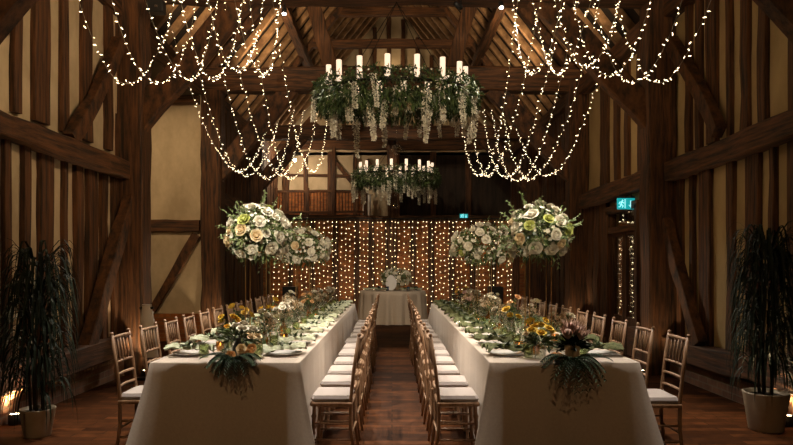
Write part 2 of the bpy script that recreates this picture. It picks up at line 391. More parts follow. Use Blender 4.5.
# porch frontal frame
PW = 12.38
def fr(par, p0, p1, w, d, m, name='rail', bow=0):
    b = MB(); b.timber(p0, p1, w, d, (0,1,0), bow=bow); b.build(name, M[m], par)
fr(wp,(-4.78,PW,0),(-4.78,PW,5.5),.36,.12,'wood_z','post')
fr(wp,(-4.6,PW,2.19),(-3.66,PW,2.19),.22,.12,'wood_x')
fr(wp,(-5.2,PW-.02,4.58),(-3.66,PW-.02,4.58),.17,.16,'wood_x')
fr(wp,(-4.56,PW,.58),(-3.72,PW,2.02),.15,.1,'wood_b','brace')
b = MB(); b.box((-4.4,PW-.02,.26),(1.6,.2,.52)); b.build('brick_plinth', M['brick'], wp)
# gable framing
for x, w in ((-3.35,.2),(-2.72,.13),(-1.92,.22),(-1.15,.13),(.1,.26),(1.3,.18),(2.4,.18)):
    fr(wb,(x,YG-.1,2.6),(x,YG-.1,5.0),w,.12,'wood_z','post')
fr(wb,(-3.7,YG-.12,5.24),(3.7,YG-.12,5.24),.36,.16,'wood_x','rail')
fr(wb,(-3.6,YG-.1,4.28),(.1,YG-.1,4.22),.09,.08,'wood_x')
fr(wb,(-1.85,YG-.09,4.75),(-.9,YG-.09,3.6),.13,.08,'wood_b','brace')
fr(wb,(-.05,YG-.09,3.7),(-.8,YG-.09,4.75),.13,.08,'wood_b','brace')
for x in (-1.5,-1.0,-.55,-.1,.35,.8,1.25): fr(wb,(x,YG-.1,5.1),(x,YG-.1,9.6-abs(x)*1.25),.13,.1,'wood_z','stud')
fr(wb,(-2.2,YG-.12,6.9),(2.2,YG-.12,6.9),.2,.12,'wood_x')

b = MB(); b.box((-2.2,YG-.065,3.2),(2.85,.03,1.05)); b.build('brick_panel', M['brick'], wb)
# roof trusses: posts, tie beam, braces, raking struts, collars
for k, ty in enumerate(TR):
    t = bpy.data.objects.new('roof_truss', None); COL.objects.link(t); t['kind'] = 'structure'; t.location = (0,ty,0)
    for s in (-1,1):
        xo = 3.62 if s < 0 else 3.72
        b = MB(); b.timber((s*(xo-.17),0,0),(s*(xo-.17),0,4.95),.38,.32,(0,1,0),j=.016); b.build('post', M['wood_z'], t)
        b = MB(); b.timber((s*(xo-.19),0,3.31-(.40,0,.2,0)[k]),(s*1.93,0,5.04-(.40,0,.2,0)[k]),.34,.17,(0,1,0),j=.016); b.build('brace', M['wood_b'], t)
        b = MB(); b.timber((s*1.16,0,5.15),(s*1.72,0,7.2),.28,.2,(0,1,0),j=.014); b.build('queen_strut', M['wood_z'], t)
        b = MB(); b.timber((s*3.5,0,5.15),(s*.1,0,AP-.35),.2,.18,(0,1,0),j=.014); b.build('principal_rafter', M['wood_b'], t)
    zt = (5.10,5.10,4.98,4.75)[k]
    b = MB(); b.timber((-3.65,0,zt),(3.7,0,zt),.34 if k!=2 else .46,.3,(0,1,0),j=.018,seg=20); b.build('tie_beam', M['wood_x'], t)
    for z in (6.98,7.78):
        hw = EX*(AP-z)/(AP-EZ)-.25
        b = MB(); b.timber((-hw,0,z),(hw,0,z),.2,.16,(0,1,0)); b.build('collar', M['wood_x'], t)

# gallery with balustrade, behind the partition
ga = bpy.data.objects.new('trim_gallery', None); COL.objects.link(ga); ga['kind'] = 'structure'
GY = 19.6
b = MB(); b.box((-2.2,(GY+YG)/2,2.86),(2.9,YG-GY,.2)); b.build('gallery_floor', M['wood_x'], ga)
b = MB(); b.timber((-3.6,GY,3.66),(-.75,GY,3.66),.08,.09,(0,1,0)); b.build('handrail', M['wood_x'], ga)
b = MB(); b.timber((-3.6,GY,3.02),(-.75,GY,3.02),.08,.09,(0,1,0)); b.build('bottom_rail', M['wood_x'], ga)
for x in (-3.5,-2.55,-1.75,-.8):
    b = MB(); b.timber((x,GY,2.7),(x,GY,3.75 if x!=-1.75 else 5.0),.11,.11,(0,1,0)); b.build('newel_post', M['wood_z'], ga)
x = -3.4
while x < -.85:
    b = MB(); b.tube([(x,GY,3.05),(x,GY,3.64)],.014,5); b.build('baluster', M['wood_z'], ga); x += .095

# door on the right wall with added light strings behind its glass imitating reflections
dr = bpy.data.objects.new('door_1', None); COL.objects.link(dr); dr['kind'] = 'structure'; dr.location = (WRX,10.42,0)
def dbox(n, c, d, m): 
    b = MB(); b.box(c, d, ch=.006); return b.build(n, M[m], dr)
dbox('door_frame',(-.02,-.66,1.18),(.16,.1,2.36),'wood_z'); dbox('door_frame',(-.02,.66,1.18),(.16,.1,2.36),'wood_z')
dbox('lintel',(-.02,0,2.36),(.16,1.4,.12),'wood_y'); dbox('transom_bar',(-.02,0,2.02),(.14,1.24,.1),'wood_y')
for s in (-1,1):
    dbox('door_stile',(0,s*.05,1.0),(.06,.09,1.98),'wood_z'); dbox('door_stile',(0,s*.56,1.0),(.06,.1,1.98),'wood_z')
    dbox('door_panel',(0,s*.30,.32),(.045,.44,.6),'wood_z'); dbox('door_rail',(0,s*.30,1.95),(.06,.44,.09),'wood_y')
    dbox('glass_pane',(0,s*.30,1.26),(.012,.44,1.3),'glass')
dbox('transom_pane',(0,0,2.18),(.012,1.2,.24),'glass')
b = MB(); b.box((WRX+.75,11.2,1.4),(.1,4.0,2.9)); b.build('porch_screen', M['darkboards'], dr).location = (-WRX,-10.42,0)

# ------------------------------------------------------------------ fairy light strings
def bulbmesh(nm, m, L, r):
    b = MB(); b.lathe([(r*.6,0),(r,L*.4),(r*.75,L*.8),(0,L)],5); return b.mesh(nm, M[m])
BS = [bulbmesh('bulb','bulb',.032,.0036)]
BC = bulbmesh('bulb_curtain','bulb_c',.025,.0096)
def string(pts, sp, bm, label, group, off=.022):
    b = MB(); b.tube(pts,.0022,4); o = b.build('fairy_light_string', M['wire']); tag(o,label,'string lights',group)
    pts = [V(p) for p in pts]; acc = sp*.5; n = 0
    for i in range(len(pts)-1):
        a, c = pts[i], pts[i+1]; L = (c-a).length
        while acc < L and n < 99:
            p = a.lerp(c, acc/L)
            q = put('bulb', bm, o, p + V((R.uniform(-off,off),R.uniform(-off,off),R.uniform(-off,off))), (R.uniform(0,6.28),R.uniform(-.9,.9)+ (PI/2 if R.random()<.6 else 0),R.uniform(0,6.28)))
            n += 1; acc += sp*R.uniform(.8,1.2)
        acc -= L
    return o
def swag(X, ya, za, yb, zb, zm, dx=0, n=36):
    out = []; s = (za+zb)/2 - zm
    for i in range(n+1):
        t = i/n; out.append((X+dx*math.sin(PI*t)+.015*math.sin(9*t+X*7), ya+(yb-ya)*t, za+(zb-za)*t-4*s*t*(1-t)))
    return out
LX = [-2.97,-2.76,-2.43,-2.18,-1.86,-1.58]; RX = [1.66,1.93,2.27,2.46,2.72,2.98]
LN = [-2.82,-2.52,-2.25,-1.95,-1.66,-1.43]; RN = [1.56,1.82,2.13,2.35,2.6,2.91]
ZN = {0:[3.37,3.38,3.42,3.42,3.52,3.46],1:[3.48,3.48,3.56,3.46,3.38,3.38]}
for s, side, far, near in ((0,'left',LX,LN),(1,'right',RX,RN)):
    for i, X in enumerate(far):
        k = i+1 if s == 0 else 6-i
        string(swag(X,8.66-.17,4.93,16.3-.17,5.3,3.08+R.uniform(-.06,.10)+(.10 if i in (0,5) else 0),dx=R.uniform(-.08,.08)),.098,BS[0],
               f"long fairy light swag toward the barn's far end, {nth(k)} from the {side} wall",f'long {side} fairy light swags')
    for i, X in enumerate(near):
        k = i+1 if s == 0 else 6-i
        string(swag(X,5.07,5.0,8.66-.2,4.93,ZN[s][i],dx=R.uniform(-.04,.04)),.082,BS[0],
               f"short fairy light swag nearest the camera, {nth(k)} from the {side} wall",f'short {side} fairy light swags')
NC = 54
for i in range(NC):
    X = -3.1+6.25*i/(NC-1)+R.uniform(-.02,.02); Y = PY-.22+R.uniform(-.03,.03); zb = R.uniform(.05,.2); zt = 2.64
    string([(X+.01*math.sin(z*5+i),Y,z) for z in [zt-(zt-zb)*q/8 for q in range(9)]],.145,BC,
           f"fairy light strand of the curtain behind the round table, {nth(i+1)} from the left",'fairy light curtain strands',off=.02)
b = MB(); b.tube([(-3.2,PY-.22,2.66),(3.25,PY-.22,2.66)],.015,8)
for x in (-3.1,0,3.15): b.tube([(x,PY-.22,2.66),(x,PY,2.66)],.012,6)
tag(b.build('curtain_rail', M['black']),'thin dark rail carrying the fairy light curtain','rail')
for i in range(5):  # strands added for the light dots reflected in the door glass
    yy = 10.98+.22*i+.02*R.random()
    string([(WRX+.4,yy,z) for z in (2.42,1.8,1.2,.5)],.13,BC,f'added fairy light strand imitating reflections in right wall door glass, {nth(i+1)} from the camera','added strands imitating door glass reflections',off=.03)

# ------------------------------------------------------------------ chairs
def make_chair():
    c = empty('banquet_chair')
    w, d = .375, .31     # local: front +x, back -x
    b = MB(); b.box((0,0,.425),(d,w,.03),ch=.008); b.build('seat', M['chair'], c)
    b = MB(); b.box((.005,0,.462),(d-.015,w-.02,.05),ch=.022); b.build('cushion', M['cushion'], c, smooth=False)
    def turned(p0, p1, r=.0125, rings=3):
        b = MB(); p0 = V(p0); p1 = V(p1); pts = []; rr = []
        for q in [i/24 for i in range(25)]:
            pts.append(p0.lerp(p1,q)); bb = any(abs(q-u) < .03 for u in ((.2,.5,.8) if rings == 3 else (.5,)))
            rr.append(r*(1.45 if bb else 1.0)*(.8+.2*min(1,q*4)))
        b.tube(pts, rr, 7); return b
    for s in (-1,1):
        turned((d/2-.01,s*(w/2-.03),0),(d/2-.03,s*(w/2-.03),.42),.014).build('leg', M['chair'], c, True)
        b = MB(); pts = [(-d/2-.02,s*(w/2-.025),0),(-d/2+.012,s*(w/2-.025),.25),(-d/2+.012,s*(w/2-.025),.45),(-d/2-.012,s*(w/2-.025),.68),(-d/2-.048,s*(w/2-.025),.925)]
        b.tube(pts,[.011,.014,.0145,.0135,.012],7); b.ball((-d/2-.05,s*(w/2-.025),.93),.016,7,5); b.build('back_post', M['chair'], c, True)
    def bx(z): 
        return -d/2+.012 + (-.024*(z-.45)/.23 if z < .68 else -.024-.036*(z-.68)/.245)
    hw = w/2-.025
    for nm, z, r in (('top_rail',.90,.013),('cross_rail',.715,.0105),('cross_rail',.625,.0105),('cross_rail',.535,.0105)):
        b = MB(); b.tube([(bx(z),-hw,z),(bx(z)-.012,-hw*.5,z),(bx(z)-.016,0,z),(bx(z)-.012,hw*.5,z),(bx(z),hw,z)],r,6); b.build(nm, M['chair'], c, True)
    for i in range(5):
        yy = (-hw + (i+1)*2*hw/6); b = MB(); b.tube([(bx(.715)-.012,yy,.715),(bx(.8)-.012,yy,.80),(bx(.90)-.012,yy,.90)],[.007,.0095,.007],6); b.build('spindle', M['chair'], c, True)
    for z in (.16,.28):
        for s in (-1,1):
            b = MB(); b.tube([(d/2-.018,s*(w/2-.028),z),(-d/2,s*(w/2-.026),z)],.008,6); b.build('stretcher', M['chair'], c, True)
    b = MB(); b.tube([(d/2-.018,-(w/2-.03),.22),(d/2-.018,(w/2-.03),.22)],.008,6); b.tube([(-d/2,-(w/2-.03),.22),(-d/2,(w/2-.03),.22)],.008,6); b.build('cross_stretcher', M['chair'], c, True)
    return c
CH = make_chair(); first = [True]
TXL, TXR = -1.185, 1.225       # table centre lines
TW = 1.06; TY0, TY1 = 4.60, 11.52
def chairs(X, rz, n, y0, dy, desc, grp):
    for k in range(n):
        y = y0+dy*k+R.uniform(-.025,.025); x = X+R.uniform(-.012,.012); a = rz+R.uniform(-.03,.03)
        lb = f"limewashed wooden chair with ivory cushion, {nth(k+1)} from the camera on {desc}"
        if first[0]:
            CH.location = (x,y,0); CH.rotation_euler = (0,0,a); tag(CH,lb,'chair',grp); first[0] = False
        else: copy_tree(CH,(x,y,0),a,lb,group=grp)
chairs(-.435, PI, 12, 4.93, .572, "left table's aisle side", "aisle chairs of the left table")
chairs(.475, 0 if False else 0, 12, 4.93, .572, "right table's aisle side", "aisle chairs of the right table")
chairs(-1.895, 0, 12, 5.02, .565, "left table's wall side", "wall side chairs of the left table")
chairs(1.935, PI, 11, 4.87, .615, "right table's wall side", "wall side chairs of the right table")

# ------------------------------------------------------------------ cloth-covered banquet tables
def cloth_mesh(W, L, Hh, flare, seed, cr=.02):
    rnd = random.Random(seed); b = MB()
    per = []
    nx, ny = 26, 120
    hw, hl = W/2, L/2
    def edge(a, c, n): return [(a[0]+(c[0]-a[0])*i/n, a[1]+(c[1]-a[1])*i/n) for i in range(n)]
    cs = [(-hw,-hl),(hw,-hl),(hw,hl),(-hw,hl)]
    for i in range(4): per += edge(cs[i], cs[(i+1)%4], nx if i%2==0 else ny)
    n = len(per); nz = 10
    rows = []
    top = [(x*.995,y*.999,Hh) for x,y in per]
    rows.append([len(b.v)+i for i in range(n)]); b.v += top
    ph = [rnd.uniform(0,6.28) for _ in range(6)]
    for j in range(nz+1):
        q = j/nz; z = (Hh-.006)*(1-q)+.008*q; row = []
        for i, (x, y) in enumerate(per):
            onx = abs(abs(x)-hw) < 1e-6; ony = abs(abs(y)-hl) < 1e-6
            nxv = (1 if x > 0 else -1) if onx else 0; nyv = (1 if y > 0 else -1) if ony else 0
            dc = math.hypot(hw-abs(x), hl-abs(y))
            cf = math.exp(-(dc/.16)**2)
            s = x if ony else y
            fold = .012*math.sin(s*9+ph[0])+.009*math.sin(s*17+ph[1])+.006*math.sin(s*31+ph[2])
            o = q**1.1*(.02+flare*cf)+q*fold*(1-cf)
            if cf > .2 and not (onx and ony): o -= 0
            px = x + nxv*o + (math.copysign(1,x)*q*flare*.75*cf if not onx else 0)
            py = y + nyv*o + (math.copysign(1,y)*q*flare*.75*cf if not ony else 0)
            row.append(len(b.v)); b.v.append((px,py,z))
        rows.append(row)
    for r in range(len(rows)-1):
        for i in range(n):
            k = (i+1)%n; b.f.append((rows[r][i],rows[r+1][i],rows[r+1][k],rows[r][k])); b.m.append(0)
    b.f.append(tuple(rows[0])); b.m.append(0)
    return b
TH = .757
for X, nm, sd in ((TXL,'left',3),(TXR,'right',5)):
    t = empty('banquet_table',(X,(TY0+TY1)/2,0),0,f'long banquet table under a floor-length linen cloth, {nm} of the aisle','table','long banquet tables')
    cloth_mesh(TW,TY1-TY0,TH,.15,sd).build('tablecloth', M['cloth'], t, True)
    b = MB(); b.box((0,0,.73),(TW-.03,TY1-TY0-.03,.03)); b.build('tabletop', M['wood_pale'], t)
    for sx in (-1,1):
        for sy in (-1,1):
            b = MB(); b.box((sx*.4,sy*3.2,.36),(.05,.05,.71)); b.build('leg', M['wood_pale'], t)

# ------------------------------------------------------------------ flowers and foliage
def rose_mesh(nm, m, r=.04, seed=1):
    rnd = random.Random(seed); b = MB()
    b.ball((0,0,r*.45),r*.48,8,6)
    for ring, (n, rad, tilt, sz) in enumerate(((4,.35,.15,.75),(5,.6,.45,.95),(6,.8,.85,1.05))):
        for k in range(n):
            a = 2*PI*k/n+ring*.5+rnd.uniform(-.15,.15)
            ca, sa = math.cos(a), math.sin(a); vs = []
            for i in range(4):
                q = i/3
                for j in range(5):
                    u = (j-2)/2; wd = r*sz*.62*(.45+.75*math.sin(PI*(.12+.75*q)))
                    out = r*rad*.35+r*rad*(.35*math.sin(q*1.6))+q*q*r*.75*math.sin(tilt)-abs(u)**2*r*.18
                    z = r*.05+q*r*1.15*math.cos(tilt)-(.12*r if q == 1 else 0)*(1+abs(u))
                    vs.append((ca*out-sa*u*wd, sa*out+ca*u*wd, z))
            fs = [(i*5+j,i*5+j+1,i*5+j+6,i*5+j+5) for i in range(3) for j in range(4)]
            b.add(vs, fs)
    return b.mesh(nm, M[m], True)
ROSE = {k: rose_mesh('rose_'+k, k+'_petal', .04, i) for i, k in enumerate(('white','cream','blush','yellow','peach','lime'))}
def aim(o, d):
    o.rotation_euler = V(d).to_track_quat('Z','Y').to_euler()
def rvec(rnd):
    while True:
        v = V((rnd.uniform(-1,1),rnd.uniform(-1,1),rnd.uniform(-1,1)))
        if .05 < v.length < 1: return v.normalized()
def blossom(b, c, r, d, rnd):
    d = V(d).normalized(); u = d.orthogonal().normalized(); w = d.cross(u); a0 = rnd.uniform(0,6)
    for k in range(5):
        a = a0+2*PI*k/5; e = u*math.cos(a)+w*math.sin(a)
        b.leaf(V(c), e+d*.35, r, r*.8, nrm=d, fold=.1)
def arrangement(loc, rx, ry, rz, seed, label):
    rnd = random.Random(seed)
    o = empty('flower_arrangement',loc,0,label,'flowers','tall flower arrangements')
    b = MB(); b2 = MB(); b3 = MB()
    for _ in range(760):
        d = rvec(rnd); d.z = d.z*.9+.05; q = rnd.uniform(.5,.98)
        p = V((d.x*rx*q,d.y*ry*q,d.z*rz*q))
        (b if rnd.random() < .38 else b2).leaf(p, d+rvec(rnd)*.7, rnd.uniform(.05,.09), rnd.uniform(.018,.034), droop=.25)
    for _ in range(44):     # sprays that stick out
        d = rvec(rnd)
        if d.z < -.35: d.z *= -.4
        p0 = V((d.x*rx*.8,d.y*ry*.8,d.z*rz*.8)); dd = (d+rvec(rnd)*.35).normalized(); L = rnd.uniform(.12,.24)
        b2.tube([p0,p0+dd*L],.0025,4)
        for k in range(9):
            q = (k+1)/9; b2.leaf(p0+dd*L*q, dd+rvec(rnd)*.9, .045*(1.2-q*.5), .018, droop=.2)
    for _ in range(270):
        d = rvec(rnd); q = rnd.uniform(.9,1.08)
        if d.z < -.75: continue
        blossom(b3, (d.x*rx*q,d.y*ry*q,d.z*rz*q), rnd.uniform(.016,.03), d+rvec(rnd)*.4, rnd)
    for _ in range(9):
        d = rvec(rnd); d.z = -abs(d.z)*.6; c = V((d.x*rx*.9,d.y*ry*.9,d.z*rz*.9))
        for k in range(7): b2.leaf(c+V((0,0,-.03*k)), rvec(rnd)+V((0,0,-1)), .045,.018)
    b.build('foliage', M['leaf'], o); b2.build('eucalyptus_foliage', M['leaf_pale'], o); b3.build('small_blossom', M['white_petal'], o)
    n = 0; used = []
    while n < 38:
        d = rvec(rnd)
        if d.z < -.6 or any((d-u).length < .30 for u in used):
            n += .05
            if n > 37.5: break
            continue
        used.append(d); k = rnd.choice(['white']*13+['cream']*2+['lime'])
        q = put('rose', ROSE[k], o, (d.x*rx*.99,d.y*ry*.99,d.z*rz*.99)); aim(q, d+rvec(rnd)*.2); s = rnd.uniform(.95,1.45); q.scale = (s,s,s); n += 1
    return o
def stand(loc, label, top):
    o = empty('flower_stand',loc,0,label,'stand','gold flower stands')
    b = MB(); b.box((0,0,.006),(.21,.21,.012),ch=.004); b.build('base', M['gold'], o)
    for sx in (-1,1):
        for sy in (-1,1):
            b = MB(); b.tube([(sx*.09,sy*.09,.01),(sx*.09,sy*.09,top-.01)],.0042,6); b.build('leg', M['gold'], o)
    b = MB(); b.box((0,0,top-.006),(.21,.21,.012),ch=.004); b.build('top_plate', M['gold'], o)
    return o
SP = [(TXL,5.75,'left table, nearer the camera',.255,.27,.25,1.70),(TXL-.02,8.85,'left table, farther from the camera',.34,.42,.25,1.66),
      (TXR,5.45,'right table, nearer the camera',.24,.27,.235,1.70),(TXR,8.7,'right table, farther from the camera',.42,.45,.28,1.69)]
for i, (x, y, ds, rx, ry, rz, cz) in enumerate(SP):
    stand((x,y,TH),f'slim gold four-legged flower stand on the {ds}',cz-rz*.55-TH)
    arrangement((x,y,cz),rx,ry,rz,20+i,f'round white rose and greenery arrangement raised on the {ds}')

# ------------------------------------------------------------------ table settings
def glass_wine():
    o = empty('wine_glass'); b = MB()
    b.lathe([(.033,0),(.033,.003),(.005,.008),(.004,.09),(.02,.105),(.036,.14),(.037,.17),(.031,.205),(.030,.205),(.035,.17),(.034,.142),(.018,.109),(0,.104)],12); b.build('bowl_and_stem', M['glass'], o, True); return o
def glass_tumbler():
    b = MB(); b.lathe([(.03,0),(.036,.02),(.038,.1),(.0355,.1),(.033,.02),(0,.012)],12); return b.mesh('tumbler',M['glass_green'],True)
def plate_mesh():
    b = MB(); b.lathe([(.075,0),(.085,.004),(.135,.018),(.137,.021),(.08,.009),(0,.008)],24); return b.mesh('plate',M['china'],True)
def napkin_mesh(seed, m):
    rnd = random.Random(seed); b = MB(); nu, nv = 18, 12; vs = []
    ph = rnd.uniform(0,6); 
    for i in range(nu+1):
        u = -1+2*i/nu
        for j in range(nv+1):
            v = -1+2*j/nv
            w = .026+.066*abs(u)**1.1*(1.1 if u > 0 else .8)
            z = .03*math.exp(-(u*3)**2)*(1-v*v*.6)+.012+(.026+.036*abs(u))*abs(math.sin(v*6.6+ph+u*2.5))*(1-.5*v*v)+.018*math.exp(-((u-.6)*3)**2)
            vs.append((u*.17+.012*math.sin(v*4+ph), v*w+.02*math.sin(u*2.5+ph), z))
    fs = [(i*(nv+1)+j,(i+1)*(nv+1)+j,(i+1)*(nv+1)+j+1,i*(nv+1)+j+1) for i in range(nu) for j in range(nv)]
    b.add(vs, fs); b.cur = 1
    for k in range(16): b.leaf((rnd.uniform(-.08,.06),rnd.uniform(-.02,.02),.05), V((rnd.uniform(-1,1),rnd.uniform(-1,1),.35)), .075,.024,nrm=(0,0,1))
    return b.mesh('napkin',[M[m],M['leaf']],True)
def knife_mesh():
    b = MB(); b.box((0,.06,.003),(.016,.12,.003),ch=.001); b.box((0,-.05,.004),(.012,.1,.006),ch=.002); return b.mesh('knife',M['steel'])
def fork_mesh():
    b = MB(); b.box((0,-.05,.004),(.01,.12,.004),ch=.0015); b.box((0,.03,.004),(.022,.04,.003),ch=.001)
    for k in (-1.5,-.5,.5,1.5): b.box((k*.006,.07,.004),(.003,.045,.003))
    return b.mesh('fork',M['steel'])
WG = glass_wine(); WG0 = [True]
MT, MP, MK, MF = glass_tumbler(), plate_mesh(), knife_mesh(), fork_mesh()
NP = [napkin_mesh(i,'napkin') for i in range(3)]; ND = [napkin_mesh(i+5,'napkin_shaded') for i in range(3)]
for (X, tn) in ((TXL,'left'),(TXR,'right')):
    for s in (-1,1):
        aisle = (s > 0) == (X < 0); side = f"{tn} table's {'aisle' if aisle else 'wall'} side"
        for k in range(11):
            y = 4.98+.6*k; w = f"{nth(k+1)} from the camera on {side}" 
            px = X+s*(TW/2-.175)
            tag(put('plate',MP,None,(px,y,TH)),f'white dinner plate, {w}','plate','dinner plates')
            nm = (ND if X > 0 else NP)[R.randrange(3)]
            n = put('napkin',nm,None,(px+s*.0,y+R.uniform(-.01,.01),TH+.012),(0,0,(0 if s > 0 else PI)+R.uniform(-.25,.25)))
            n.scale = (.95,1.1,1.05 if X<0 else 1.1); tag(n,f"{'shade-tinted sage green' if X>0 else 'sage green'} napkin with leaves, {w}",'napkin','napkins')
            tag(put('knife',MK,None,(px+s*.02,y+s*.16,TH+.001),(0,0,PI/2*s)),f'steel knife, {w}','knife','knives')
            tag(put('fork',MF,None,(px+s*.02,y-s*.16,TH+.001),(0,0,PI/2*s)),f'steel fork, {w}','fork','forks')
            gl = (X+s*(TW/2-.36)+R.uniform(-.02,.02),y+.14+R.uniform(-.02,.02),TH)
            if WG0[0]: WG.location = gl; tag(WG,f'first stemmed wine glass of a pair, {w}','wine glass','wine glasses'); WG0[0] = False
            else: copy_tree(WG,gl,R.uniform(0,6),f'first stemmed wine glass of a pair, {w}')
            copy_tree(WG,(gl[0]-s*.03+R.uniform(-.01,.01),gl[1]-.085,TH),R.uniform(0,6),f'second clear wine glass of a pair, {w}',group='second wine glasses')
            tag(put('tumbler',MT,None,(X+s*(TW/2-.33)+R.uniform(-.02,.02),y-.13,TH)),f'short green tumbler, {w}','tumbler','green tumblers')
# bud vases, posies, votives down the middle
def vase(loc, kind, seed, label):
    rnd = random.Random(seed); o = empty('bud_vase',loc,rnd.uniform(0,6),label,'vase','bud vases of flowers'); b = MB()
    tall = rnd.uniform(.12,.17)
    b.lathe([(.028,0),(.034,.02),(.034,tall*.55),(.016,tall*.75),(.015,tall),(.013,tall),(.014,tall*.75),(.031,tall*.55),(.031,.02),(0,.008)],12); b.build('vase', M[rnd.choice(['glass','glass_green','glass_amber'])], o, True)
    b = MB(); lf = MB(); hs = []
    for k in range(rnd.randint(4,6)):
        a = rnd.uniform(0,6.28); rr = rnd.uniform(.02,.1); top = V((math.cos(a)*rr,math.sin(a)*rr,tall+rnd.uniform(.05,.16)))
        b.tube([(0,0,.02),(0,0,tall),tuple(top)],.0022,4); hs.append((top,V((math.cos(a)*rr*4,math.sin(a)*rr*4,.4))))
        for j in range(6): lf.leaf(V((0,0,tall)).lerp(top,rnd.uniform(.1,.9)), rvec(rnd)+V((0,0,.4)), .06,.02)
    b.build('stem', M['stem'], o); lf.build('leaf_spray', M['leaf'], o)
    for top, d in hs:
        q = put('rose' if kind != 'gyp' else 'flower', ROSE[kind if kind != 'gyp' else 'white'], o, top); aim(q,d); s = rnd.uniform(.6,.95); q.scale = (s,s,s)
    if kind in ('gyp','white','blush'):
        g = MB()
        for _ in range(230):
            d = rvec(rnd); d.z = abs(d.z); p = V((0,0,tall+.03))+V((d.x*.11,d.y*.11,d.z*.14))*rnd.uniform(.5,1)
            g.leaf(p, rvec(rnd), .016,.015)
        g.build('gypsophila_spray', M['gyp'], o)
    return o
kinds = ['yellow','white','yellow','gyp','yellow','gyp','gyp','peach','gyp','gyp','blush','gyp','gyp','gyp']
KW = {'yellow':'yellow','white':'white','gyp':'white and dried','cream':'cream','peach':'peach','blush':'blush'}
for (X, tn, sd) in ((TXL,'left',100),(TXR,'right',200)):
    for k in range(14):
        y = 5.0+.465*k; x = X+(.1 if k % 2 else -.09)+R.uniform(-.04,.04)
        if any(abs(y-sy) < .2 and (sx<0)==(X<0) for sx,sy,*_ in SP): x = X+(.2 if k%2 else -.2)
        kd = kinds[(k+(0 if X<0 else 2))%14]
        vase((x,y,TH),kd,sd+k,f"bud vase of {KW[kd]} flowers, {nth(k+1)} from the camera down the {tn} table")
VOT = empty('votive_candle'); b = MB(); b.lathe([(.026,0),(.033,.01),(.036,.075),(.034,.075),(.031,.012),(0,.01)],12); b.build('glass_cup',M['glass_amber'],VOT,True)
b = MB(); b.lathe([(.026,.012),(.026,.04),(0,.04)],10); b.build('wax',M['candle_end'],VOT); b = MB(); b.lathe([(.002,.04),(.006,.05),(.004,.06),(0,.07)],6); b.build('flame',M['flame'],VOT)
v0 = True
for (X, tn) in ((TXL,'left'),(TXR,'right')):
    for k in range(11):
        p = (X+(.21 if k%2 else -.2)+R.uniform(-.03,.03),5.22+.58*k,TH); lb = f'amber glass votive candle, {nth(k+1)} from the camera along the {tn} table'
        if v0: VOT.location = p; tag(VOT,lb,'candle','amber votives'); v0 = False
        else: copy_tree(VOT,p,0,lb)
# greenery along the middle of each table
for (X, tn, sd) in ((TXL,'left',31),(TXR,'right',32)):
    rnd = random.Random(sd); b = MB(); b2 = MB()
    for k in range(1050):
        y = rnd.uniform(5.0,11.3); x = X+rnd.gauss(0,.12); 
        if abs(x-X) > .26: continue
        (b if rnd.random()<.6 else b2).leaf((x,y,TH+.004+rnd.random()**2*.07), V((rnd.uniform(-1,1),rnd.uniform(-1,1),rnd.uniform(.05,.5))), rnd.uniform(.05,.11), rnd.uniform(.018,.035), nrm=(rnd.uniform(-.4,.4),rnd.uniform(-.4,.4),1), fold=.12)
    o = b.build('foliage_runner', M['leaf']); tag(o,f'loose green foliage runner down the middle of the {tn} table','foliage',kind='stuff'); b2.build('eucalyptus_foliage', M['leaf_pale'], o)

# near-end arrangements that spill over the cloth
def fern_frond(b, p, az, L, up, fall, W=.05, n=13, lw=.010):
    pts = []
    for i in range(n+1):
        q = i/n; hx = math.cos(az)*L*q; hy = math.sin(az)*L*q
        pts.append(V(p)+V((hx,hy,up*math.sin(PI*.8*q)-fall*q*q)))
    b.tube(pts,[.003*(1-.8*i/n) for i in range(n+1)],4)
    for i in range(1,n+1):
        t = (pts[i]-pts[i-1]).normalized(); sd = t.cross(V((0,0,1)))
        sd = sd.normalized() if sd.length > 1e-3 else V((1,0,0))
        l = W*(1.15-.75*i/n)
        for s in (-1,1): b.leaf(pts[i], sd*s*1.0+t*.8+V((0,0,-.25)), l*1.9, lw*1.5, nrm=(0,0,1))
def spill(loc, n, L, fall, label, seed, spread=1.2):
    rnd = random.Random(seed); o = empty('fern_spray',loc,0,label,'fern')
    for k in range(n):
        b = MB(); az = -PI/2+spread*(-1+2*k/(n-1))+rnd.uniform(-.1,.1); c = abs(math.sin(az))
        fern_frond(b,(0,rnd.uniform(0,.02),.02),az,L*rnd.uniform(.75,1.05)*(.75+.25*(1-c)),.05,fall*c*rnd.uniform(.75,1.15)); b.build('frond', M['fern'], o)
    return o
spill((TXL+.06,TY0+.02,TH),13,.23,.12,'dark fern spray spilling over the near end of the left table',5,1.5)
spill((TXR+.06,TY0+.02,TH),13,.26,.24,'dark fern spray spilling over the near end of the right table',6,1.45)
def posy(nm, loc, seed, label, vm, vprof, flowers, leafm, nleaf, rad, base, cat='flowers'):
    rnd = random.Random(seed); o = empty(nm,loc,0,label,cat); b = MB(); b.lathe(vprof,16); b.build('vase', M[vm], o, True)
    lf = MB()
    for _ in range(nleaf):
        d = rvec(rnd); d.z = abs(d.z)*.8+.05; p = V((0,0,base)); L = rnd.uniform(.5,1.0)*rad
        lf.leaf(p+d*L*.5, d+rvec(rnd)*.35, L*.75, rnd.uniform(.02,.035), droop=.2)
    lf.build('foliage', M[leafm], o)
    for (x, y, z, k, s) in flowers:
        q = put('rose' if k != 'protea' else 'protea', ROSE.get(k, ROSE['white']) if k != 'protea' else PROT, o, (x,y,z)); aim(q,V((x*3,y*3-.25,.8))); q.scale = (s,s,s)
    return o
